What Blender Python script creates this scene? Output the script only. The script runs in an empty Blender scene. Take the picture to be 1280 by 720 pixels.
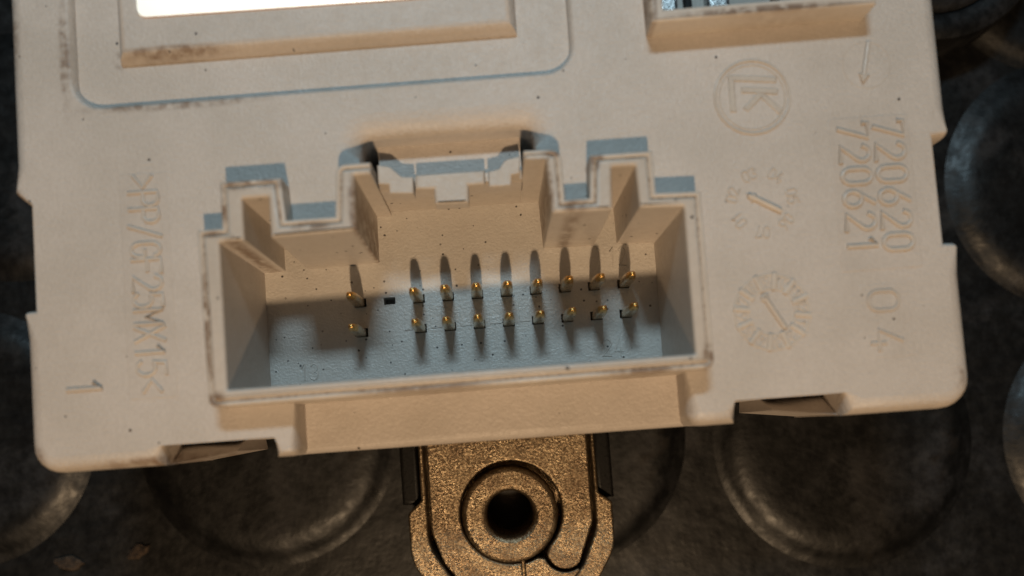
import bpy, math, random
from mathutils import Vector
from mathutils.geometry import tessellate_polygon

R = math.radians
MM = 0.001          # everything below is written in millimetres
Z0 = 20.0           # the module's top face lies 20 mm above the floor
sc = bpy.context.scene
col = sc.collection
random.seed(7)

# ------------------------------------------------------------------ camera
cam = bpy.data.objects.new('camera', bpy.data.cameras.new('camera'))
col.objects.link(cam)
cam.location = (0, 0, (54.7 + Z0) * MM)
cam.rotation_euler = (R(3.0), 0, R(-4.2))
cd = cam.data
cd.sensor_width = 36.0
cd.lens = 950.0 / 1280.0 * 36.0
cd.shift_x = (640 - 623) / 1280.0
cd.shift_y = (490 - 360) / 1280.0
cd.clip_start = 0.002
cd.clip_end = 50
cd.dof.use_dof = True
cd.dof.focus_distance = 0.064
cd.dof.aperture_fstop = 15
sc.camera = cam

# ------------------------------------------------------------------ light
world = bpy.data.worlds.new('World')
sc.world = world
world.use_nodes = True
bg = world.node_tree.nodes['Background']
bg.inputs['Color'].default_value = (1.0, 0.88, 0.78, 1)
bg.inputs['Strength'].default_value = 0.010


def lamp(name, loc, power, color, radius):
    l = bpy.data.lights.new(name, 'POINT')
    l.energy = power
    l.color = color
    l.shadow_soft_size = radius * MM
    o = bpy.data.objects.new(name, l)
    o.location = (loc[0] * MM, loc[1] * MM, (loc[2] + Z0) * MM)
    col.objects.link(o)
    return o


lamp('warm_lamp', (-1, -95, 130), 0.78, (1.0, 0.70, 0.42), 4.2)

# the cool lamp is a short LED bar, long side along the module
l = bpy.data.lights.new('cool_lamp', 'AREA')
l.shape = 'RECTANGLE'
l.size, l.size_y = 48 * MM, 17 * MM
l.energy = 0.172
l.color = (0.61, 0.86, 1.0)
o = bpy.data.objects.new('cool_lamp', l)
o.location = (-3 * MM, 131 * MM, (162 + Z0) * MM)
o.rotation_euler = (Vector((0, 12 * MM, Z0 * MM)) - o.location).to_track_quat('-Z', 'Y').to_euler()
col.objects.link(o)

sc.view_settings.view_transform = 'Standard'
sc.view_settings.look = 'None'
sc.view_settings.exposure = 0.0
sc.view_settings.gamma = 1.0
sc.view_settings.use_curve_mapping = False


# ------------------------------------------------------------------ materials
class NT:
    def __init__(s, name):
        s.m = bpy.data.materials.new(name)
        s.m.use_nodes = True
        s.t = s.m.node_tree
        s.b = s.t.nodes['Principled BSDF']
        tc = s.t.nodes.new('ShaderNodeTexCoord')
        mp = s.t.nodes.new('ShaderNodeMapping')
        mp.inputs['Scale'].default_value = (1000, 1000, 1000)   # object metres -> mm
        s.t.links.new(tc.outputs['Object'], mp.inputs['Vector'])
        s.co = mp.outputs['Vector']

    def n(s, kind, **kw):
        x = s.t.nodes.new(kind)
        for k, v in kw.items():
            setattr(x, k, v)
        return x

    def l(s, a, b):
        s.t.links.new(a, b)

    def set(s, sock, v):
        if hasattr(v, 'is_output'):
            s.l(v, sock)
        else:
            sock.default_value = v

    def noise(s, scale, detail=3, rough=0.55, vec=None, dist=0.0):
        x = s.n('ShaderNodeTexNoise')
        s.l(vec or s.co, x.inputs['Vector'])
        x.inputs['Scale'].default_value = scale
        x.inputs['Detail'].default_value = detail
        x.inputs['Roughness'].default_value = rough
        x.inputs['Distortion'].default_value = dist
        return x.outputs['Fac']

    def ramp(s, v, a, b, lo=0.0, hi=1.0):
        x = s.n('ShaderNodeMapRange', interpolation_type='SMOOTHSTEP')
        s.l(v, x.inputs['Value'])
        x.inputs['From Min'].default_value = a
        x.inputs['From Max'].default_value = b
        x.inputs['To Min'].default_value = lo
        x.inputs['To Max'].default_value = hi
        return x.outputs['Result']

    def math(s, op, a, b=0.0):
        x = s.n('ShaderNodeMath', operation=op)
        s.set(x.inputs[0], a)
        s.set(x.inputs[1], b)
        return x.outputs[0]

    def mix(s, f, a, b):
        x = s.n('ShaderNodeMix', data_type='RGBA')
        s.set(x.inputs['Factor'], f)
        s.set(x.inputs['A'], a if hasattr(a, 'is_output') else (*a, 1))
        s.set(x.inputs['B'], b if hasattr(b, 'is_output') else (*b, 1))
        return x.outputs['Result']

    def bump(s, h, strength, dist):
        x = s.n('ShaderNodeBump')
        s.l(h, x.inputs['Height'])
        x.inputs['Strength'].default_value = strength
        x.inputs['Distance'].default_value = dist * MM
        prev = s.b.inputs['Normal']
        if prev.is_linked:
            s.l(prev.links[0].from_socket, x.inputs['Normal'])
        s.l(x.outputs['Normal'], prev)

    def blob(s, cx, cy, rx, ry, a=0.0, lo=0.35):
        mp = s.n('ShaderNodeMapping', vector_type='TEXTURE')
        mp.inputs['Location'].default_value = (cx, cy, 0)
        mp.inputs['Rotation'].default_value = (0, 0, a)
        mp.inputs['Scale'].default_value = (rx, ry, 1e6)
        s.l(s.co, mp.inputs['Vector'])
        ln = s.n('ShaderNodeVectorMath', operation='LENGTH')
        s.l(mp.outputs[0], ln.inputs[0])
        return s.ramp(ln.outputs['Value'], lo, 1.15, 1.0, 0.0)

    def specks(s, scale, size, keep, dims='3D'):
        """small dark crumbs: random voronoi cells that hold one dot"""
        v = s.n('ShaderNodeTexVoronoi', voronoi_dimensions=dims)
        s.l(s.co, v.inputs['Vector'])
        v.inputs['Scale'].default_value = scale
        sep = s.n('ShaderNodeSeparateColor')
        s.l(v.outputs['Color'], sep.inputs[0])
        wob = s.math('MULTIPLY', s.noise(9.0), size * 1.3)
        lim = s.math('ADD', s.math('MULTIPLY', sep.outputs[1], size), wob)
        dot = s.math('LESS_THAN', v.outputs['Distance'], lim)
        on = s.math('LESS_THAN', sep.outputs[0], keep)
        return s.math('MULTIPLY', dot, on)


def plastic(name, base, alt, rough=0.42, stains=(), speck=None, speck_mask=None, grain=0.25, grime=(0.30, 0.72)):
    m = NT(name)
    c = m.mix(m.ramp(m.noise(0.12, 4), 0.35, 0.7), base, alt)
    c = m.mix(m.ramp(m.noise(2.6, 5, 0.7), 0.52, 0.85, 0, 0.22), c, tuple(x * 0.72 for x in alt))
    c = m.mix(m.ramp(m.noise(3.2, 2, 0.6), 0.30, 0.70, 0, 0.16), c, tuple(x * 0.62 for x in alt))
    c = m.mix(m.ramp(m.noise(0.45, 5, 0.7), 0.45, 0.75, 0, 0.20), c, tuple(x * f for x, f in zip(alt, (0.80, 0.76, 0.72))))
    if stains:
        tot = None
        for st in stains:
            b = m.blob(*st)
            tot = b if tot is None else m.math('MAXIMUM', tot, b)
        patt = m.ramp(m.noise(1.1, 5, 0.62), *grime)
        f = m.math('MULTIPLY', m.math('MULTIPLY', tot, patt), 0.8)
        c = m.mix(f, c, (0.15, 0.08, 0.038))
    if speck:
        f = m.specks(*speck)
        if speck_mask is not None:
            f = m.math('MULTIPLY', f, m.ramp(m.noise(speck_mask, 2), 0.42, 0.52))
        c = m.mix(f, c, (0.035, 0.026, 0.02))
    m.l(c, m.b.inputs['Base Color'])
    m.l(m.ramp(m.noise(1.3, 4), 0.3, 0.75, rough - 0.06, rough + 0.12), m.b.inputs['Roughness'])
    m.bump(m.noise(4.5, 3, 0.6), grain, 0.15)
    m.bump(m.noise(0.8, 3, 0.5), 0.25, 0.06)
    return m.m


STAINS = [(-16.2, 18.75, 2.6, 0.5), (6.5, 15.2, 1.0, 0.4), (8.3, 18.65, 0.7, 0.4),
          (15.2, 4.2, 0.35, 0.9), (-19.6, 3.4, 0.6, 0.5), (33.5, 1.5, 0.6, 0.9), (-33.4, 0.4, 1.0, 1.3),
          (-22, 25.75, 8.0, 0.5), (-29.9, 30, 0.5, 5.0), (-26.2, 29.6, 0.6, 0.9), (-22, 29.6, 5, 0.5),
          (-34, 32, 0.9, 4.0), (-24, -0.3, 7.0, 0.5), (-33.6, 12.0, 0.3, 0.8), (-33.7, 19.6, .6, .8),
          (-9.0, 16.5, 0.4, 2.4), (4.9, 17.0, 0.25, 2.0)]
RIM_STAINS = [(-17.0, 18.6, 1.8, 0.5), (-14.6, 18.5, 1.0, 0.5), (-18.1, 17.3, 0.4, 1.6), (-19.6, 9.0, 0.35, 5.5), (-18.9, 15.2, 0.9, 0.3),
              (-12.0, 15.3, 1.8, 0.4), (6.6, 15.5, 1.1, 0.45), (8.1, 18.3, 0.5, 0.8), (5.3, 19.2, 1.0, 0.3), (14.9, 4.0, 0.5, 1.4),
              (-19.3, 3.6, 0.9, 0.7), (-5.0, 3.4, 6.0, 0.25), (10.5, 3.5, 3.5, 0.3), (21, 28.6, 7.5, 0.35), (13.2, 30, 0.4, 2.5),
              (-17.6, 14.4, 0.8, 0.4), (-8.9, 15.2, 0.3, 1.0), (9.3, 16.5, 0.2, 1.3)]
WHITE = (0.585, 0.53, 0.487)
WHITE2 = (0.525, 0.475, 0.43)
M_cover = plastic('cover_plastic', WHITE, WHITE2, 0.44, STAINS, (0.45, 0.03, 0.2, '2D'), 0.3, 0.5)
M_shell = plastic('header_plastic', (0.56, 0.50, 0.445), (0.51, 0.455, 0.40), 0.40, STAINS + RIM_STAINS, (1.2, 0.10, 0.5), 0.30, grime=(0.30, 0.56))
M_rim = plastic('collar_plastic', (0.60, 0.54, 0.48), (0.54, 0.48, 0.42), 0.42, STAINS + RIM_STAINS, grime=(0.30, 0.56))
M_floor = plastic('header_floor_plastic', (0.575, 0.54, 0.495), (0.535, 0.495, 0.45), 0.42, (), (1.05, 0.065, 0.42, '2D'), 0.22, 0.5)
M_floor.node_tree.nodes['Principled BSDF'].inputs['Specular IOR Level'].default_value = 1.0
M_floor.node_tree.nodes['Principled BSDF'].inputs['Coat Weight'].default_value = 0.8
M_floor.node_tree.nodes['Principled BSDF'].inputs['Coat Roughness'].default_value = 0.5
M_text = plastic('lettering_plastic', (0.55, 0.49, 0.43), (0.50, 0.44, 0.385), 0.42)
M_insert = plastic('mould_insert_plastic', (0.565, 0.51, 0.466), (0.508, 0.458, 0.414), 0.48, grain=0.4)
M_lower = plastic('lower_housing_plastic', (0.42, 0.38, 0.34), (0.38, 0.34, 0.30), 0.5)

m = NT('packed_dirt')
m.l(m.mix(m.ramp(m.noise(3.0, 4), 0.34, 0.54), (0.19, 0.12, 0.075), (0.46, 0.40, 0.34)), m.b.inputs['Base Color'])
m.b.inputs['Roughness'].default_value = 0.9
m.bump(m.noise(6.0), 0.6, 0.06)
M_dirt = m.m

m = NT('silver_label_foil')
m.b.inputs['Base Color'].default_value = (0.90, 0.65, 0.50, 1)
m.b.inputs['Metallic'].default_value = 1.0
m.b.inputs['Roughness'].default_value = 0.46
m.b.inputs['Anisotropic'].default_value = 0.86        # brushed across the label
tv = m.n('ShaderNodeCombineXYZ')
tv.inputs[0].default_value = 1.0
m.l(tv.outputs[0], m.b.inputs['Tangent'])
M_label = m.m

m = NT('gold_pin_painted_reflection')      # gold tips; the floor's beige reflection is painted into the shaft colour
sx = m.n('ShaderNodeSeparateXYZ')
m.l(m.co, sx.inputs[0])
tip = m.ramp(m.math('ADD', sx.outputs[2], m.math('MULTIPLY', m.noise(3.0), 0.5)), 15.1, 15.75)
gold = m.mix(m.ramp(m.noise(4.0), 0.35, 0.7), (0.80, 0.50, 0.17), (0.58, 0.32, 0.10))
m.l(m.mix(tip, (0.66, 0.57, 0.43), gold), m.b.inputs['Base Color'])
m.b.inputs['Metallic'].default_value = 1.0
m.l(m.ramp(m.noise(3.0), 0.3, 0.7, 0.24, 0.4), m.b.inputs['Roughness'])
M_gold = m.m

m = NT('tin_terminal')
m.l(m.mix(m.ramp(m.noise(5.0), 0.4, 0.6), (0.55, 0.56, 0.56), (0.30, 0.30, 0.30)), m.b.inputs['Base Color'])
m.b.inputs['Metallic'].default_value = 0.9
m.b.inputs['Roughness'].default_value = 0.35
m.bump(m.noise(5.0, 4), 0.5, 0.1)
M_tin = m.m

m = NT('bronze_cast_metal')
v = m.n('ShaderNodeTexVoronoi')
m.l(m.co, v.inputs['Vector'])
v.inputs['Scale'].default_value = 9.0
sep = m.n('ShaderNodeSeparateColor')
m.l(v.outputs['Color'], sep.inputs[0])
c = m.mix(m.ramp(sep.outputs[0], 0.0, 1.0), (0.20, 0.15, 0.095), (0.41, 0.325, 0.21))
c = m.mix(m.ramp(m.noise(4.0, 3, 0.7), 0.40, 0.64, 0, 0.7), c, (0.14, 0.085, 0.045))
c = m.mix(m.ramp(m.noise(0.33, 5, 0.65), 0.42, 0.66, 0, 0.62), c, (0.11, 0.072, 0.045))
m.l(c, m.b.inputs['Base Color'])
m.b.inputs['Metallic'].default_value = 0.92
m.l(m.ramp(m.noise(0.6, 5, 0.7), 0.3, 0.7, 0.28, 0.52), m.b.inputs['Roughness'])
# every grain of the cast skin faces its own way
sub = m.n('ShaderNodeVectorMath', operation='SUBTRACT')
m.l(v.outputs['Color'], sub.inputs[0])
sub.inputs[1].default_value = (0.5, 0.5, 0.5)
scl = m.n('ShaderNodeVectorMath', operation='SCALE')
m.l(sub.outputs[0], scl.inputs[0])
scl.inputs['Scale'].default_value = 0.27
geo = m.n('ShaderNodeNewGeometry')
add = m.n('ShaderNodeVectorMath', operation='ADD')
m.l(geo.outputs['Normal'], add.inputs[0])
m.l(scl.outputs[0], add.inputs[1])
nrm = m.n('ShaderNodeVectorMath', operation='NORMALIZE')
m.l(add.outputs[0], nrm.inputs[0])
m.l(nrm.outputs[0], m.b.inputs['Normal'])
m.bump(m.noise(5.0, 3, 0.7), 0.5, 0.12)
M_bronze = m.m

m = NT('black_plastic')
m.b.inputs['Base Color'].default_value = (0.005, 0.0045, 0.004, 1)
m.b.inputs['Specular IOR Level'].default_value = 0.2
m.l(m.ramp(m.noise(4.0, 4), 0.3, 0.7, 0.35, 0.6), m.b.inputs['Roughness'])
m.bump(m.noise(6.0), 0.3, 0.05)
M_black = m.m

m = NT('worn_rubber')
c = m.mix(m.ramp(m.noise(0.35, 5, 0.65), 0.35, 0.7), (0.0032, 0.0032, 0.0034), (0.0065, 0.0064, 0.0064))
c = m.mix(m.ramp(m.noise(0.16, 5, 0.7), 0.60, 0.74, 0, 0.4), c, (0.022, 0.015, 0.009))
c = m.mix(m.ramp(m.noise(0.09, 6, 0.75), 0.50, 0.68, 0, 0.55), c, (0.036, 0.036, 0.039))
m.l(c, m.b.inputs['Base Color'])
m.l(m.ramp(m.noise(0.9, 5, 0.6), 0.3, 0.75, 0.38, 0.58), m.b.inputs['Roughness'])
m.b.inputs['Specular IOR Level'].default_value = 0.38
m.bump(m.noise(0.3, 3, 0.5), 0.22, 0.9)
m.bump(m.noise(3.0, 3, 0.6), 0.18, 0.1)
M_rubber = m.m

m = NT('dry_soil')
m.l(m.mix(m.ramp(m.noise(2.0, 4), 0.35, 0.7), (0.02, 0.013, 0.009), (0.06, 0.04, 0.026)), m.b.inputs['Base Color'])
m.b.inputs['Roughness'].default_value = 0.95
m.bump(m.noise(3.0, 5), 0.8, 0.3)
M_soil = m.m


# ------------------------------------------------------------------ mesh helpers
def mesh_obj(name, verts, faces, mat, parent=None, flat=None, angle=38):
    # weld coincident points and drop collapsed faces
    key, vv, idx = {}, [], []
    for v in verts:
        k = (round(v[0], 4), round(v[1], 4), round(v[2], 4))
        if k not in key:
            key[k] = len(vv)
            vv.append((v[0] * MM, v[1] * MM, (v[2] + Z0) * MM))
        idx.append(key[k])
    ff, fl, seen = [], [], set()
    for i, f in enumerate(faces):
        q = []
        for a in f:
            a = idx[a]
            if a not in q:
                q.append(a)
        if len(q) < 3 or frozenset(q) in seen:
            continue
        seen.add(frozenset(q))
        ff.append(q)
        fl.append(bool(flat and flat[i]))
    me = bpy.data.meshes.new(name)
    me.from_pydata(vv, [], ff)
    me.materials.append(mat)
    me.set_sharp_from_angle(angle=R(angle))
    for p, fv in zip(me.polygons, fl):
        p.use_smooth = not fv
    o = bpy.data.objects.new(name, me)
    col.objects.link(o)
    if parent:
        o.parent = parent
    return o


class Geo:
    def __init__(s):
        s.v, s.f, s.flat = [], [], []

    def add(s, vs, fs, flat=False):
        k = len(s.v)
        s.v += vs
        s.f += [tuple(i + k for i in f) for f in fs]
        s.flat += [flat] * len(fs)

    def obj(s, name, mat, parent=None, angle=38):
        return mesh_obj(name, s.v, s.f, mat, parent, s.flat, angle)


def rounded(pts, seg=6):
    """(x, y[, radius[, weight]]) corners -> [(x, y, weight)] with arcs"""
    out, n = [], len(pts)
    for i, p in enumerate(pts):
        r = p[2] if len(p) > 2 else 0
        w = p[3] if len(p) > 3 else 1.0
        P = Vector(p[:2])
        if r <= 0:
            out.append((P.x, P.y, w))
            continue
        a = (Vector(pts[i - 1][:2]) - P).normalized()
        b = (Vector(pts[(i + 1) % n][:2]) - P).normalized()
        half = a.angle(b) / 2
        t = r / math.tan(half)
        c = P + (a + b).normalized() * (r / math.sin(half))
        s, e = P + a * t - c, P + b * t - c
        a0 = math.atan2(s.y, s.x)
        d = math.atan2(e.y, e.x) - a0
        d = (d + math.pi) % (2 * math.pi) - math.pi
        for k in range(seg + 1):
            q = a0 + d * k / seg
            out.append((c.x + r * math.cos(q), c.y + r * math.sin(q), w))
    return out


def circle(cx, cy, r, n=32, cw=False):
    o = [(cx + r * math.cos(2 * math.pi * i / n), cy + r * math.sin(2 * math.pi * i / n), 1.0) for i in range(n)]
    return o[::-1] if cw else o


def inset(loop, d, closed=True):
    """moves each point to the left of travel by d * weight"""
    out, n = [], len(loop)
    for i, p in enumerate(loop):
        P = Vector(p[:2])
        ns = []
        for j, k in ((i - 1, i), (i, i + 1)):
            if not closed and (j < 0 or k >= n):
                continue
            e = Vector(loop[k % n][:2]) - Vector(loop[j % n][:2])
            if e.length > 1e-7:
                e.normalize()
                ns.append(Vector((-e.y, e.x)))
        if len(ns) == 2:
            mv = (ns[0] + ns[1]) / max(0.35, 1 + ns[0].dot(ns[1]))
        else:
            mv = ns[0]
        w = p[2] if len(p) > 2 else 1.0
        out.append((P.x + mv.x * d * w, P.y + mv.y * d * w, w))
    return out


def bevel_profile(zb, zt, r, seg=5):
    pr = [(0, zb)]
    for k in range(seg + 1):
        a = math.pi / 2 * k / seg
        pr.append((r * (1 - math.cos(a)), zt - r + r * math.sin(a)))
    return pr


def prism(g, loops, profile, bottom=True):
    """solid between loops (first CCW outline, then CW holes) swept through (inset, z)"""
    rings = []
    for lp in loops:
        ids = []
        for d, z in profile:
            pts = inset(lp, d)
            k = len(g.v)
            g.v += [(x, y, z) for x, y, w in pts]
            ids.append(list(range(k, k + len(pts))))
        n = len(lp)
        for a, b in zip(ids, ids[1:]):
            for i in range(n):
                j = (i + 1) % n
                g.f.append((a[i], a[j], b[j], b[i]))
                g.flat.append(False)
        rings.append(ids)
    for which, flip in ((-1, False), (0, True)):
        if flip and not bottom:
            continue
        flat_ids = [i for r in rings for i in r[which]]
        polys = [[Vector((g.v[i][0], g.v[i][1], 0)) for i in r[which]] for r in rings]
        for t in tessellate_polygon(polys):
            q = [flat_ids[i] for i in t]
            a, b, c = (Vector(g.v[i][:2]) for i in q)
            area = (b - a).cross(c - a)
            if abs(area) < 1e-9:
                continue
            if (area < 0) != flip:
                q.reverse()
            g.f.append(tuple(q))
            g.flat.append(True)


def box(g, x0, x1, y0, y1, z0, z1, r=0.0, seg=3):
    lp = rounded([(x0, y0), (x1, y0), (x1, y1), (x0, y1)])
    prism(g, [lp], bevel_profile(z0, z1, r, seg) if r else [(0, z0), (0, z1)])


def bead(g, path, r, z=0.0, sides=8, squash=1.0, closed=False):
    """a raised bead along a polyline lying on the surface"""
    pts = [Vector(p[:2]) for p in path]
    n = len(pts)
    rings = []
    for i, p in enumerate(pts):
        a = pts[i - 1] if (i or closed) else p
        b = pts[(i + 1) % n] if (i < n - 1 or closed) else p
        d = b - a
        if d.length < 1e-9:
            d = Vector((1, 0))
        d.normalize()
        nn = Vector((-d.y, d.x))
        e = 0.0
        if not closed:
            e = -r * 0.6 if i == 0 else (r * 0.6 if i == n - 1 else 0)
        c = p + d * e
        k = len(g.v)
        for s in range(sides):
            q = 2 * math.pi * s / sides
            w = c + nn * (r * math.cos(q))
            g.v.append((w.x, w.y, z + r * squash * math.sin(q)))
        rings.append(list(range(k, k + sides)))
    prs = list(zip(rings, rings[1:])) + ([(rings[-1], rings[0])] if closed else [])
    for a, b in prs:
        for i in range(sides):
            j = (i + 1) % sides
            g.f.append((a[i], b[i], b[j], a[j])[::-1])
            g.flat.append(False)
    if not closed:
        g.f.append(tuple(rings[0])); g.flat.append(False)
        g.f.append(tuple(rings[-1][::-1])); g.flat.append(False)


def arc(cx, cy, rx, ry, a0, a1, n=10):
    return [(cx + rx * math.cos(R(a0 + (a1 - a0) * i / n)), cy + ry * math.sin(R(a0 + (a1 - a0) * i / n))) for i in range(n + 1)]


GLYPH = {
    '0': [arc(.3, .7, .3, .3, 0, 180) + arc(.3, .3, .3, .3, 180, 360) + [(.6, .7)]],
    '1': [[(.12, .78), (.36, 1), (.36, 0)]],
    '2': [arc(.3, .72, .3, .28, 165, -35) + [(0, 0), (.62, 0)]],
    '3': [arc(.28, .75, .28, .25, 150, -90, 8) + arc(.28, .26, .32, .26, 90, -150, 8)],
    '4': [[(.42, 0), (.42, .45)], [(.36, 1), (0, .25), (.62, .25)]],
    '5': [[(.56, 1), (.08, 1), (.04, .55)] + arc(.28, .32, .32, .32, 125, -145)],
    '6': [[(.46, 1)] + arc(.3, .3, .3, .3, 165, 525, 18)],
    '7': [[(0, .85), (0, 1), (.6, 1), (.2, 0)]],
    '8': [arc(.3, .75, .25, .25, -90, 270, 16), arc(.3, .26, .3, .26, 90, 450, 16)],
    '9': [[(.14, 0)] + arc(.3, .7, .3, .3, -15, 345, 18)],
    'P': [[(0, 0), (0, 1), (.3, 1)] + arc(.34, .74, .26, .26, 90, -90) + [(0, .48)]],
    'F': [[(0, 0), (0, 1), (.58, 1)], [(0, .52), (.48, .52)]],
    'G': [arc(.32, .68, .3, .32, 25, 180) + arc(.32, .32, .3, .32, 180, 345) + [(.62, .46), (.36, .46)]],
    'M': [[(0, 0), (0, 1), (.3, .4), (.6, 1), (.6, 0)]],
    'X': [[(0, 0), (.6, 1)], [(0, 1), (.6, 0)]],
    '/': [[(0, -.05), (.5, 1.05)]],
    '<': [[(.55, .8), (.05, .5), (.55, .2)]],
    '>': [[(.05, .8), (.55, .5), (.05, .2)]],
}


def write(g, text, x, y, cap, adv, width, ang, r, z=0.0, squash=1.0):
    """stroke lettering; ang is the reading direction in degrees"""
    d = Vector((math.cos(R(ang)), math.sin(R(ang))))
    u = Vector((-d.y, d.x))
    for i, ch in enumerate(text):
        for st in GLYPH.get(ch, []):
            pts = []
            for a, b in st:
                p = Vector((x, y)) + d * (i * adv + a / .6 * width) + u * (b * cap)
                pts.append((p.x, p.y))
            bead(g, pts, r, z, 8, squash)


def empty(name, loc=(0, 0, 0)):
    o = bpy.data.objects.new(name, None)
    o.empty_display_size = 0.01
    o.location = [c * MM for c in loc]
    col.objects.link(o)
    return o


def tag(o, label, cat, group=None):
    o['label'] = label
    o['category'] = cat
    if group:
        o['group'] = group


# ------------------------------------------------------------------ floor: studded rubber sheet
g = Geo()
N = 24
L = 260.0
for j in range(N + 1):
    for i in range(N + 1):
        g.v.append((-L + 2 * L * i / N, -L + 20 + 2 * L * j / N, -20.0))
for j in range(N):
    for i in range(N):
        a = j * (N + 1) + i
        g.f.append((a, a + 1, a + N + 2, a + N + 1)); g.flat.append(False)
floor = g.obj('rubber_floor', M_rubber)
floor['kind'] = 'structure'

prof = [(13.2, -0.2), (12.7, 0.0), (12.25, 0.12), (11.8, 0.34), (11.35, 0.64), (10.8, 0.9), (10.1, 1.05), (9.2, 1.1), (7.8, 1.08), (6.2, 1.02), (4.0, 1.0)]
g = Geo()
SEG = 56
for rr, z in prof:
    for k in range(SEG):
        a = 2 * math.pi * k / SEG
        g.v.append((rr * math.cos(a), rr * math.sin(a), z - Z0))
for p in range(len(prof) - 1):
    for k in range(SEG):
        j = (k + 1) % SEG
        g.f.append((p * SEG + k, p * SEG + j, (p + 1) * SEG + j, (p + 1) * SEG + k)); g.flat.append(False)
g.f.append(tuple((len(prof) - 1) * SEG + k for k in range(SEG))); g.flat.append(False)
first = None
for x, y in [(33.6, -3.0), (-22.5, 1.2), (-52.0, 3.2), (5.6, -1.0), (58.9, 20.5), (59.3, 44.5), (-46.0, 31.0),
             (62.0, -5.0), (31.0, 23.5), (4.0, 26.5), (-19.0, 29.0), (20.0, -28.5), (-8.0, -26.5), (48.0, -30.5), (-37.0, -25.0)]:
    if first is None:
        o = first = g.obj('stud', M_rubber, floor)
    else:
        o = first.copy()
        col.objects.link(o)
    o.location = (x * MM, y * MM, 0)

# ------------------------------------------------------------------ round rubber cap tucked against the module
g = Geo()
prof = [(10.7, -19.2), (10.7, -16.4), (10.5, -15.7), (10.0, -15.35), (9.2, -15.25), (8.4, -15.35), (8.05, -15.7), (7.9, -16.2), (7.7, -15.8), (7.3, -15.45), (6.0, -15.3), (3.0, -15.25)]
for rr, z in prof:
    for k in range(SEG):
        a = 2 * math.pi * k / SEG
        g.v.append((rr * math.cos(a), rr * math.sin(a), z))
for p in range(len(prof) - 1):
    for k in range(SEG):
        j = (k + 1) % SEG
        g.f.append((p * SEG + k, p * SEG + j, (p + 1) * SEG + j, (p + 1) * SEG + k)); g.flat.append(False)
g.f.append(tuple((len(prof) - 1) * SEG + k for k in range(SEG))); g.flat.append(False)
g.f.append(tuple(reversed(range(SEG)))); g.flat.append(True)
cap = g.obj('rubber_cap', M_rubber)
cap.location = (44.9 * MM, 44.6 * MM, 0)
tag(cap, 'dark round rubber cap half hidden behind the upper right edge of the white module', 'cap')

# ------------------------------------------------------------------ the control module
mod = empty('control_module')
tag(mod, 'off-white plastic electronic control module with open multi-pin socket, lying on dark rubber', 'control module')

# outlines (mm, z = 0 is the module's upper face)
COLLAR = [(-7.6, 19.55), (-10.05, 19.55, 0.7), (-10.3, 15.85), (-13.75, 15.85), (-13.95, 18.9), (-18.25, 18.9),
          (-18.25, 15.6), (-20.0, 15.6), (-19.85, 3.12, 0.6), (15.3, 3.32, 0.6), (15.4, 15.8), (12.25, 15.9),
          (12.25, 18.93), (7.85, 18.93), (7.6, 15.87), (5.85, 15.87), (5.85, 19.5, 0.8), (3.2, 19.6)]
INNER = [(-7.6, 18.65), (-8.8, 18.65), (-8.85, 14.75), (-14.85, 14.65), (-14.85, 17.55), (-16.7, 17.55), (-16.7, 14.6),
         (-18.45, 14.6), (-18.45, 4.3), (14.0, 4.4), (14.1, 14.75), (11.0, 14.9), (10.95, 17.9), (9.3, 17.9),
         (9.1, 14.9), (4.85, 14.95), (4.75, 18.9), (3.2, 18.9)]


def open_rounded(pts):
    r = rounded(pts)
    return r


OUT = open_rounded(COLLAR)
INN = rounded([(p[0], p[1], 0.12) if 0 < i < len(INNER) - 1 else p for i, p in enumerate(INNER)], 3)


def c_band(a, b):
    return a + b[::-1]


# upper cover
cover_out = rounded([(-33.8, -.65, 2.0), (-24.3, -.65), (-24.3, .8, 0, 0), (-16.1, .8, 0, 0), (-16.1, -.65, 0, .45), (-14.5, -.65, .6, .45),
                     (-14.5, 3.3, 0, 0), (13.8, 3.48, 0, 0), (13.8, -.65, 1.0, .8), (17.2, -.65, 0, .8), (17.2, 1.0, 0, 0), (25.2, 1.0, 0, 0),
                     (25.2, -.65), (34.55, -.65, 2.2), (34.55, 9.0, 0, .9), (34.55, 11.45, .5, .35), (33.55, 11.45, 0, .35), (33.55, 19.2, 0, .35), (34.75, 19.2, .5, .35), (34.8, 21.5, 0, .9),
                     (34.9, 54, 2), (-34.1, 54, 2), (-34.1, 22.0, 0, .9), (-34.1, 19.9, .4, .3), (-33.0, 18.95, 0, .3), (-33.0, 11.3, 0, .3), (-33.8, 11.3, .4, .3), (-33.8, 9.0, 0, .9)])
hole = inset(OUT, 0.25, False)
hole = [(x, 3.9 if y < 5 else y, 0.0) for x, y, w in hole]
hole = hole + [(4.2, 19.4, 0.0), (4.2, 20.6, 0.1)] + rounded([(4.2, 20.6), (4.2, 22.3, .9, 1.5), (-8.6, 22.3, .9, 1.5), (-8.6, 20.6)], 6)[1:-1] + [(-8.6, 20.6, 0.1), (-8.6, 19.3, 0.0)]
hole = hole[::-1]
recess = rounded([(-29.2, 26.15, 1.9, .4), (7.3, 26.35, 1.9, .4), (7.4, 50, 1.9, .4), (-29.3, 50, 1.9, .4)])[::-1]
conn2 = rounded([(13.3, 28.5, 0, 0), (29.0, 28.6, 0, 0), (29.0, 46, 0, 0), (13.3, 46, 0, 0)])[::-1]
g = Geo()
prism(g, [cover_out, hole, recess, conn2], bevel_profile(-10, 0, 1.15, 6))
cover = g.obj('cover', M_cover, mod)

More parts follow.
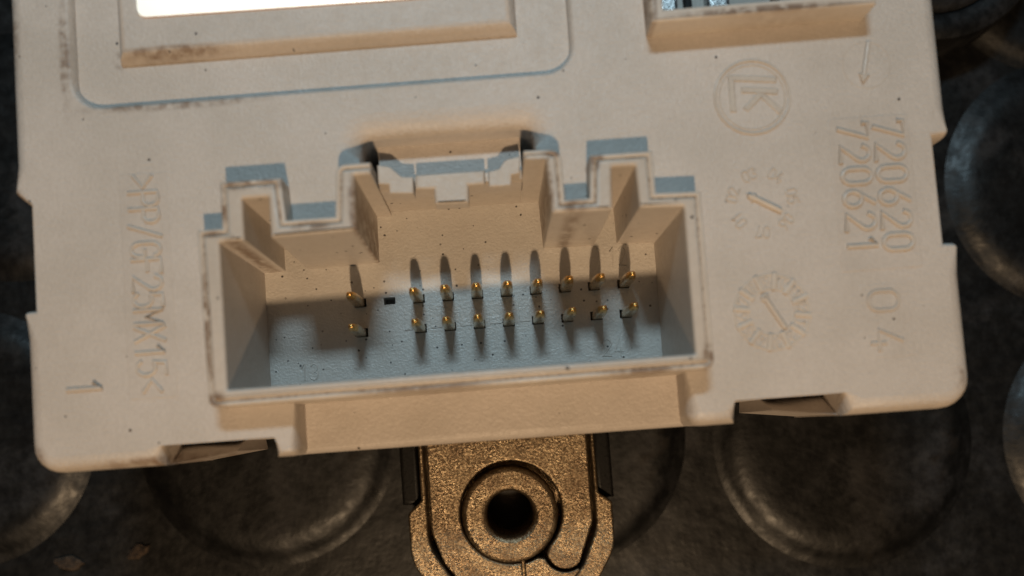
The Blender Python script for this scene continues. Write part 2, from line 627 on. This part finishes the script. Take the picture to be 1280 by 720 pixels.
# sunk field for the label with its raised pad
g = Geo()
box(g, -29.9, 8.0, 25.6, 50.6, -3.0, -0.65)
g.obj('sunk_panel', M_cover, mod)
g = Geo()
prism(g, [rounded([(-26.0, 29.2), (3.55, 29.4), (3.7, 48), (-26.1, 48)])],
      [(0, -1.0), (0, -.55), (.12, -.2), (.45, .25), (.6, .36), (.8, .4)])
pad = g.obj('label_pad', M_cover, mod)
g = Geo()
prism(g, [rounded([(-24.2, 32.15, .7), (1.9, 32.1, .7), (2.0, 46.5, .7), (-24.3, 46.5, .7)])], [(0, .3), (0, .47), (.03, .5)])
lab = g.obj('label', M_label, pad)
lab['label'] = 'blank shiny silver label in the sunk panel'

# snap tabs in the south wall
for pts, zs in (([(-24.25, .9), (-19.6, .9), (-19.45, -.02), (-24.25, -.6)], 1), ([(20.5, 1.1), (25.15, 1.1), (25.15, -.55), (20.4, .1)], -1)):
    g = Geo()
    v = [(pts[0][0], pts[0][1], -4.6), (pts[1][0], pts[1][1], -4.6), (pts[2][0], pts[2][1], -1.7), (pts[3][0], pts[3][1], -1.7)]
    b = [(x, y, -9.5) for x, y, z in v]
    g.add(v + b, [(0, 3, 2, 1), (4, 5, 6, 7), (0, 1, 5, 4), (1, 2, 6, 5), (2, 3, 7, 6), (3, 0, 4, 7)], True)
    g.obj('snap_tab', M_cover, mod)

# sunk front ledge below the socket
g = Geo()
prism(g, [rounded([(-15.0, -.63), (14.2, -.63), (14.2, 3.6, 0, 0), (-15.0, 3.6, 0, 0)])], bevel_profile(-9.8, -3.0, .7, 5))
g.obj('front_ledge', M_cover, mod)

# lower housing
g = Geo()
prism(g, [rounded([(-31.5, 4.5, 1.5), (32, 4.5, 1.5), (32, 52, 1.5), (-31.5, 52, 1.5)])], bevel_profile(-20, -9.6, .5, 3))
g.obj('lower_housing', M_lower, mod)

# ---- collar round the socket, dirt-filled seam, header shell
g = Geo()
prism(g, [c_band(OUT, inset(OUT, .34, False))], bevel_profile(-3.3, 2.2, .15, 4))
collar = g.obj('collar', M_rim, mod)
g = Geo()
prism(g, [c_band(inset(OUT, .25, False), inset(OUT, .55, False))], [(0, -2.9), (0, 2.08)])
g.obj('seam_dirt', M_dirt, collar)

g = Geo()
prism(g, [c_band(inset(OUT, .42, False), INN)], bevel_profile(-8.6, 2.32, .26, 5))
header = g.obj('connector_header', M_shell, mod)

PX = [-10.75 + 2.455 * i for i in range(10)]
ROWS = (11.5, 9.0)
holes = []
for i, x in enumerate(PX):
    for r_, y in enumerate(ROWS):
        if i == 1 and r_ == 1:
            continue
        ox = -0.04 * (x - 0.5)
        cx = x + ox * .2
        w_, h_ = (.49, .36) if i != 1 else (.48, .3)
        holes.append([(cx - w_, y - h_, 0), (cx - w_, y + h_, 0), (cx + w_, y + h_, 0), (cx + w_, y - h_, 0)])
g = Geo()
prism(g, [rounded([(-19.2, 3.7), (14.8, 3.7), (14.8, 19.2), (-19.2, 19.2)])] + holes, [(0, -10.2), (0, -8.0)])
g.obj('socket_floor', M_floor, header)
g = Geo()
box(g, -19, 14.6, 3.8, 19, -11.0, -10.25)
g.obj('hole_shade_sheet', M_black, header)  # black sheet added to stand in for the shade inside the pin holes

# slightly raised insert and moulded numerals on the socket floor
g = Geo()
for x0, x1, y0, y1 in ((-7.1, -6.45, 8.95, 11.0), (-4.95, -4.0, 8.95, 11.0), (-2.5, -1.55, 8.95, 11.0), (-.05, .9, 8.95, 11.0), (2.42, 3.3, 8.95, 11.0)):
    box(g, x0, x1, y0, y1, -8.3, -7.94, .03, 2)
g.obj('floor_inlay', M_floor, header)
for t, x, y, cap, adv in (('12', 10.2, 13.15, 1.5, .85), ('24', 9.1, 5.6, 1.4, 1.0), ('13', -16.0, 5.45, 1.3, .85)):
    g = Geo()
    write(g, t, x, y, cap, adv, adv * .7, -2, .07, -8.0, .9)
    g.obj('moulded_numeral', M_floor, header)

# terminal pins
g = Geo()
for hx, hy, zz in ((.45, .31, -9.8), (.45, .31, -5.6), (.34, .26, -4.45), (.26, .21, -4.05), (.2, .17, -3.9), (.11, .1, -3.8)):
    c_ = hy * .35
    g.v += [(hx, -hy + c_, zz), (hx, hy - c_, zz), (hx - c_, hy, zz), (-hx + c_, hy, zz), (-hx, hy - c_, zz), (-hx, -hy + c_, zz), (-hx + c_, -hy, zz), (hx - c_, -hy, zz)]
for k in range(5):
    for i in range(8):
        j = (i + 1) % 8
        g.f.append((k * 8 + i, k * 8 + j, k * 8 + 8 + j, k * 8 + 8 + i)); g.flat.append(False)
g.f.append(tuple(range(40, 48))); g.flat.append(False)
pin = None
for i, x in enumerate(PX):
    if i == 1:
        continue
    for y in ROWS:
        if pin is None:
            o = pin = g.obj('terminal_pin', M_gold, header, 70)
        else:
            o = pin.copy()
            col.objects.link(o)
        o.location = (x * MM, y * MM, 0)
        o.rotation_euler = (R(random.uniform(-.6, .6)), R(random.uniform(-.6, .6)), 0)
        # swing about the foot of the pin
        o.location.x -= math.sin(o.rotation_euler.y) * 12 * MM
        o.location.y += math.sin(o.rotation_euler.x) * 12 * MM

# ---- latch in the north wall of the socket
g = Geo()
box(g, -7.65, 3.25, 18.95, 19.6, -8.5, -1.9)
g.obj('latch_wall', M_shell, header)
g = Geo()
prism(g, [rounded([(-7.5, 18.85), (-6.73, 18.75), (-6.72, 18.08), (-4.95, 17.95), (-4.9, 19.2), (-5.75, 19.3, .3), (-6.55, 20.1, .4), (-7.5, 20.3)])], bevel_profile(-1.9, -.45, .12, 3))
g.obj('latch_shoulder', M_shell, header)
g = Geo()
prism(g, [rounded([(.61, 18.03), (2.27, 18.02), (2.35, 18.8), (2.95, 18.88), (3.1, 20.2), (1.95, 20.0, .4), (1.45, 19.35, .3), (.66, 19.2)])], bevel_profile(-1.9, -.45, .12, 3))
g.obj('latch_shoulder', M_shell, header)
g = Geo()
prism(g, [rounded([(-4.8, 18.3), (-3.44, 18.22), (-3.42, 17.05, .1), (-.94, 17.0, .1), (-.88, 18.3), (.36, 18.3), (.42, 19.38), (-4.74, 19.4)])], bevel_profile(-1.85, -.55, .22, 4))
g.obj('latch_bar', M_shell, header)
g = Geo()
prism(g, [rounded([(-7.6, 18.9), (3.25, 18.9), (3.25, 22.9), (-7.6, 22.9)])], [(0, -4.5), (0, -2.45)])
g.obj('latch_ledge', M_cover, mod)

# ---- second socket, cut by the frame
o_ = [(13.0, 28.2), (29.15, 28.35), (29.15, 46.3), (13.0, 46.3)]
g = Geo()
i_ = [(13.95, 29.15), (28.3, 29.3), (28.3, 45.4), (13.95, 45.4)]
prism(g, [rounded([(*p, .2) for p in o_]), rounded(i_)[::-1]], bevel_profile(-7, 2.1, .25, 4))
h2 = g.obj('neighbour_header', M_rim, mod)
h2['label'] = 'raised rim of a second socket at the upper right'
g = Geo()
box(g, 13.5, 28.8, 28.8, 45.8, -7.5, -1.3)
g.obj('socket_floor', M_shell, h2)
for x0, x1, mt in ((14.0, 15.7, M_tin), (17.9, 19.6, M_tin)):
    g = Geo()
    box(g, x0, x1, 29.9, 33.5, -4, -.3, .3, 3)
    g.obj('terminal_blade', mt, h2)
for x0 in (16.3, 22.9):
    g = Geo()
    box(g, x0, x0 + .5, 29.9, 33, -4, -.5, .1, 2)
    g.obj('divider', M_black, h2)

# ---- moulded lettering
def plate(x0, x1, y0, y1, zt, mat=M_insert):
    g = Geo()
    prism(g, [rounded([(x0, y0, .1), (x1, y0, .1), (x1, y1, .1), (x0, y1, .1)], 3)], [(0, -.3), (0, zt - .02), (.04, zt)])
    return g.obj('lettering_plate', mat, mod)


pl = plate(25.75, 31.65, 9.7, 21.1, .035)
g = Geo()
write(g, '720620', 29.05, 20.6, 2.15, 1.68, 1.1, -90.5, .19, .05, .85)
write(g, '720621', 26.45, 20.6, 2.15, 1.68, 1.1, -90.5, .19, .05, .85)
o = g.obj('part_number', M_text, pl)
o['label'] = 'moulded part numbers 720620 and 720621'
pl = plate(26.9, 30.4, 3.3, 8.7, .014, M_cover)
g = Geo()
write(g, '0', 27.45, 8.15, 2.2, 2, 1.4, -90.5, .16, .03, .7)
write(g, '4', 27.4, 5.35, 2.2, 2, 1.4, -90.5, .16, .03, .7)
g.obj('index_number', M_text, pl)
pl = plate(-26.35, -22.75, 4.2, 20.75, .03)
g = Geo()
write(g, '>PP/GF25MX15<', -25.65, 20.55, 2.1, 1.24, 1.0, -90, .165, .03, .9)
o = g.obj('material_code', M_text, pl)
o['label'] = 'moulded material code reading PP/GF25MX15'
g = Geo()
write(g, '1', -30.7, 5.85, 2.5, 1, 1.0, -90, .2, .0, .9)
g.obj('cavity_number', M_text, mod)

# maker's mark
g = Geo()
LC = (20.42, 23.15)
bead(g, circle(*LC, 2.74, 64), .13, 0, 8, .9, True)
bead(g, circle(*LC, 2.42, 64), .07, 0, 6, .8, True)
ring_obj = g


def bar(g, a, b, w, zt=.13):
    A, B = Vector(a), Vector(b)
    d = (B - A).normalized()
    n_ = Vector((-d.y, d.x)) * w / 2
    q = [A - n_, B - n_, B + n_, A + n_]
    prism(g, [rounded([(p.x, p.y, .06) for p in q], 3)], bevel_profile(-.2, zt, .09, 3))


for a, b in [((18.95, 24.68), (22.32, 24.32)), ((18.98, 24.9), (18.93, 22.1)), ((19.62, 23.75), (22.35, 23.42)),
                                                       ((21.15, 23.4), (19.8, 22.2)), ((21.05, 23.35), (22.45, 21.85))]:
    bar(g, a, b, .5, .13 - .006 * len(g.v) / 100)
g.obj('maker_mark', M_text, mod)

# arrow in its round insert
def arrow(g, a, b, r, head):
    A, B = Vector(a), Vector(b)
    d = (B - A).normalized()
    n_ = Vector((-d.y, d.x))
    bead(g, [A, A.lerp(B, .5), B - d * head * .5], r, .02, 8, 1.0)
    p = [B, B - d * head + n_ * head * .55, B - d * head - n_ * head * .55]
    if (p[1] - p[0]).cross(p[2] - p[0]) < 0:
        p = [p[0], p[2], p[1]]
    prism(g, [[(q.x, q.y, 1) for q in p]], [(0, -.2), (0, .1), (.08, .2)])


g = Geo()
bead(g, circle(29.05, 24.95, 1.75, 40), .05, -.01, 6, .6, True)
arrow(g, (29.3, 26.5), (28.6, 23.5), .2, .75)
g.obj('moulded_arrow', M_text, mod)

# year dial
g = Geo()
c0 = (20.45, 15.3)
for k, t in enumerate(('03', '04', '05', '06', '07', '01', '02')):
    a = 110 - 51.4 * k
    d = Vector((math.cos(R(a)), math.sin(R(a))))
    rd = Vector((d.y, -d.x))
    p = Vector(c0) + d * 1.82 - rd * .52
    write(g, t, p.x, p.y, .8, .58, .42, a - 90, .075, .0, 1.0)
dial = g.obj('year_dial', M_text, mod)
g = Geo()
arrow(g, (21.6, 14.6), (19.3, 15.95), .24, .7)
g.obj('pointer', M_text, dial)

# month dial
g = Geo()
c1 = (20.42, 7.2)
bead(g, circle(*c1, 2.72, 60), .1, -.01, 8, .8, True)
bead(g, circle(*c1, 1.72, 48), .09, -.01, 8, .8, True)
for k in range(12):
    a = 96 + 30 * (9 - (k + 1))
    d = Vector((math.cos(R(a)), math.sin(R(a))))
    rd = Vector((d.y, -d.x))
    t = str(k + 1)
    wd = .4 if len(t) == 1 else .32
    p = Vector(c1) + d * 1.9 - rd * (.2 if len(t) == 1 else .45)
    write(g, t, p.x, p.y, .65, .45, wd, a - 90, .075, .0, 1.0)
    e = Vector((math.cos(R(a + 15)), math.sin(R(a + 15))))
    bead(g, [Vector(c1) + e * 1.75, Vector(c1) + e * 2.2, Vector(c1) + e * 2.7], .24, -.02, 8, .75)
dial = g.obj('month_dial', M_rim, mod)
g = Geo()
bead(g, [(21.2, 6.1), (20.6, 7.15), (20.05, 8.15)], .25, .0, 8, .9)
bead(g, circle(20.0, 8.25, .2, 16), .16, .0, 8, .9, True)
g.obj('pointer', M_text, dial)

# ------------------------------------------------------------------ bronze bracket below the module
br = empty('metal_bracket', (0.5, -7, 0))
tag(br, 'bronze coloured cast metal bracket with a round bushing, sticking out below the white module', 'bracket')


def bobj(g, name, mat, parent, angle=38):
    o = g.obj(name, mat, parent, angle)
    if parent is br:
        for v in o.data.vertices:
            v.co.x -= .5 * MM
            v.co.y += 7 * MM
    else:
        for v in o.data.vertices:
            v.co.x -= .5 * MM
            v.co.y += 7 * MM
    return o


BC = (.53, -7.3)
OUTER_L = [(-7.25, 4), (-7.3, -5.6, .35), (-8.55, -6.7, .45), (-8.55, -11.0, 4.2), (-5.0, -16.4, 3), (.5, -17.9, 4)]
OUTER_R = [(.5, -17.9, 4), (6.2, -16.4, 3), (9.6, -11.0, 4.2), (9.65, -6.9, .45), (8.5, -6.0, .35), (8.45, 4)]
g = Geo()
prism(g, [rounded(OUTER_L[:-1] + OUTER_R, 10), circle(*BC, 2.7, 36, True)], bevel_profile(-19.2, -16.6, .15, 2))
bobj(g, 'base_plate', M_bronze, br)
# raised side rims with a dark joint towards the strap
g = Geo()
prism(g, [rounded(OUTER_L[:4] + [(-5.3, -15.9), (-3.4, -14.9), (-5.0, -12.7, 3), (-6.85, -9.6, 4), (-6.8, 4)], 10)], bevel_profile(-18, -13.25, .2, 3))
bobj(g, 'side_rim', M_bronze, br)
g = Geo()
prism(g, [rounded([(8.1, 4), (8.1, -9.0, 3), (6.7, -12.2, 2), (4.7, -14.7), (6.4, -16.0)] + OUTER_R[2:], 10)], bevel_profile(-18, -13.25, .2, 3))
bobj(g, 'side_rim', M_bronze, br)
g = Geo()
HC = (BC[0] + .08, BC[1] + .14)
strap = rounded([(-6.5, 4), (-6.55, -8.4, 3), (-5.6, -11.3, 3), (-3.0, -14.6, 2), (-2.5, -16.4, 0), (1.25, -16.4, 0)], 6)
# the strap's inner edge: up the slit, round the bushing, then round the free end of the hook
strap += [(HC[0] + 4.55 * math.cos(R(a)), HC[1] + 4.55 * math.sin(R(a)), 1.0) for a in range(-82, -411, -6)]
strap += [(5.15 + 1.65 * math.cos(R(a)), -10.85 + 1.65 * math.sin(R(a)), 1.0) for a in range(186, 326, 10)]
strap += rounded([(7.0, -10.9), (7.78, -8.4, 1.5), (7.8, 4)], 6)[1:]
prism(g, [strap], bevel_profile(-16.5, -13.0, .18, 4))
bobj(g, 'strap', M_bronze, br)
g = Geo()
stop = [(1.44, -16.4, 1.0), (4.4, -15.4, 1.0), (4.5, -14.7, 1.0), (6.35, -12.7, 1.0)]
stop += [(5.15 + 1.95 * math.cos(R(a)), -10.85 + 1.95 * math.sin(R(a)), 1.0) for a in range(300, 199, -10)]
stop += [(BC[0] + 4.62 * math.cos(R(a)), BC[1] + 4.62 * math.sin(R(a)), 1.0) for a in range(-62, -79, -4)]
prism(g, [stop], bevel_profile(-16.5, -13.25, .1, 3))
bobj(g, 'stop_plate', M_bronze, br)
g = Geo()
prism(g, [circle(BC[0] - .05, BC[1] - .08, 4.3, 56), circle(BC[0] - .02, BC[1] - .02, 2.05, 48, True)],
      [(0, -19), (0, -13.5), (.08, -13.15), (.25, -12.95), (.5, -12.88)])
bobj(g, 'bushing', M_bronze, br)
for x0, x1, y1 in ((-9.1, -7.5, -6.0), (8.5, 10.0, -6.6)):
    g = Geo()
    box(g, x0, x1, y1, 4, -19.5, -14.2, .35, 3)
    bobj(g, 'side_lug', M_black, br)

# ------------------------------------------------------------------ flat dirt flakes on the floor
def flake(cx, cy, rx, ry, ang, label):
    g = Geo()
    n = 14
    pts = []
    for k in range(n):
        a = 2 * math.pi * k / n
        q = random.uniform(.72, 1.15)
        x, y = rx * q * math.cos(a), ry * q * math.sin(a)
        pts.append((x * math.cos(ang) - y * math.sin(ang), x * math.sin(ang) + y * math.cos(ang), 1.0))
    prism(g, [pts], [(0, -19.99), (.05, -19.75), (.3, -19.6)])
    o = g.obj('dirt_flake', M_soil)
    o.location = (cx * MM, cy * MM, 0)
    tag(o, label, 'dirt flake', 'flakes of dirt on the rubber floor')


flake(-42.5, -9.6, 1.5, .75, -.1, 'brown flake of dirt on the lit rubber at the lower left')
flake(-35.8, -9.0, 1.2, .7, .4, 'brown flake of dirt at the edge of the shadow, lower left')

# ------------------------------------------------------------------ render
sc.render.engine = 'CYCLES'
sc.cycles.diffuse_bounces = 2
sc.render.resolution_x = 1024
sc.render.resolution_y = 576
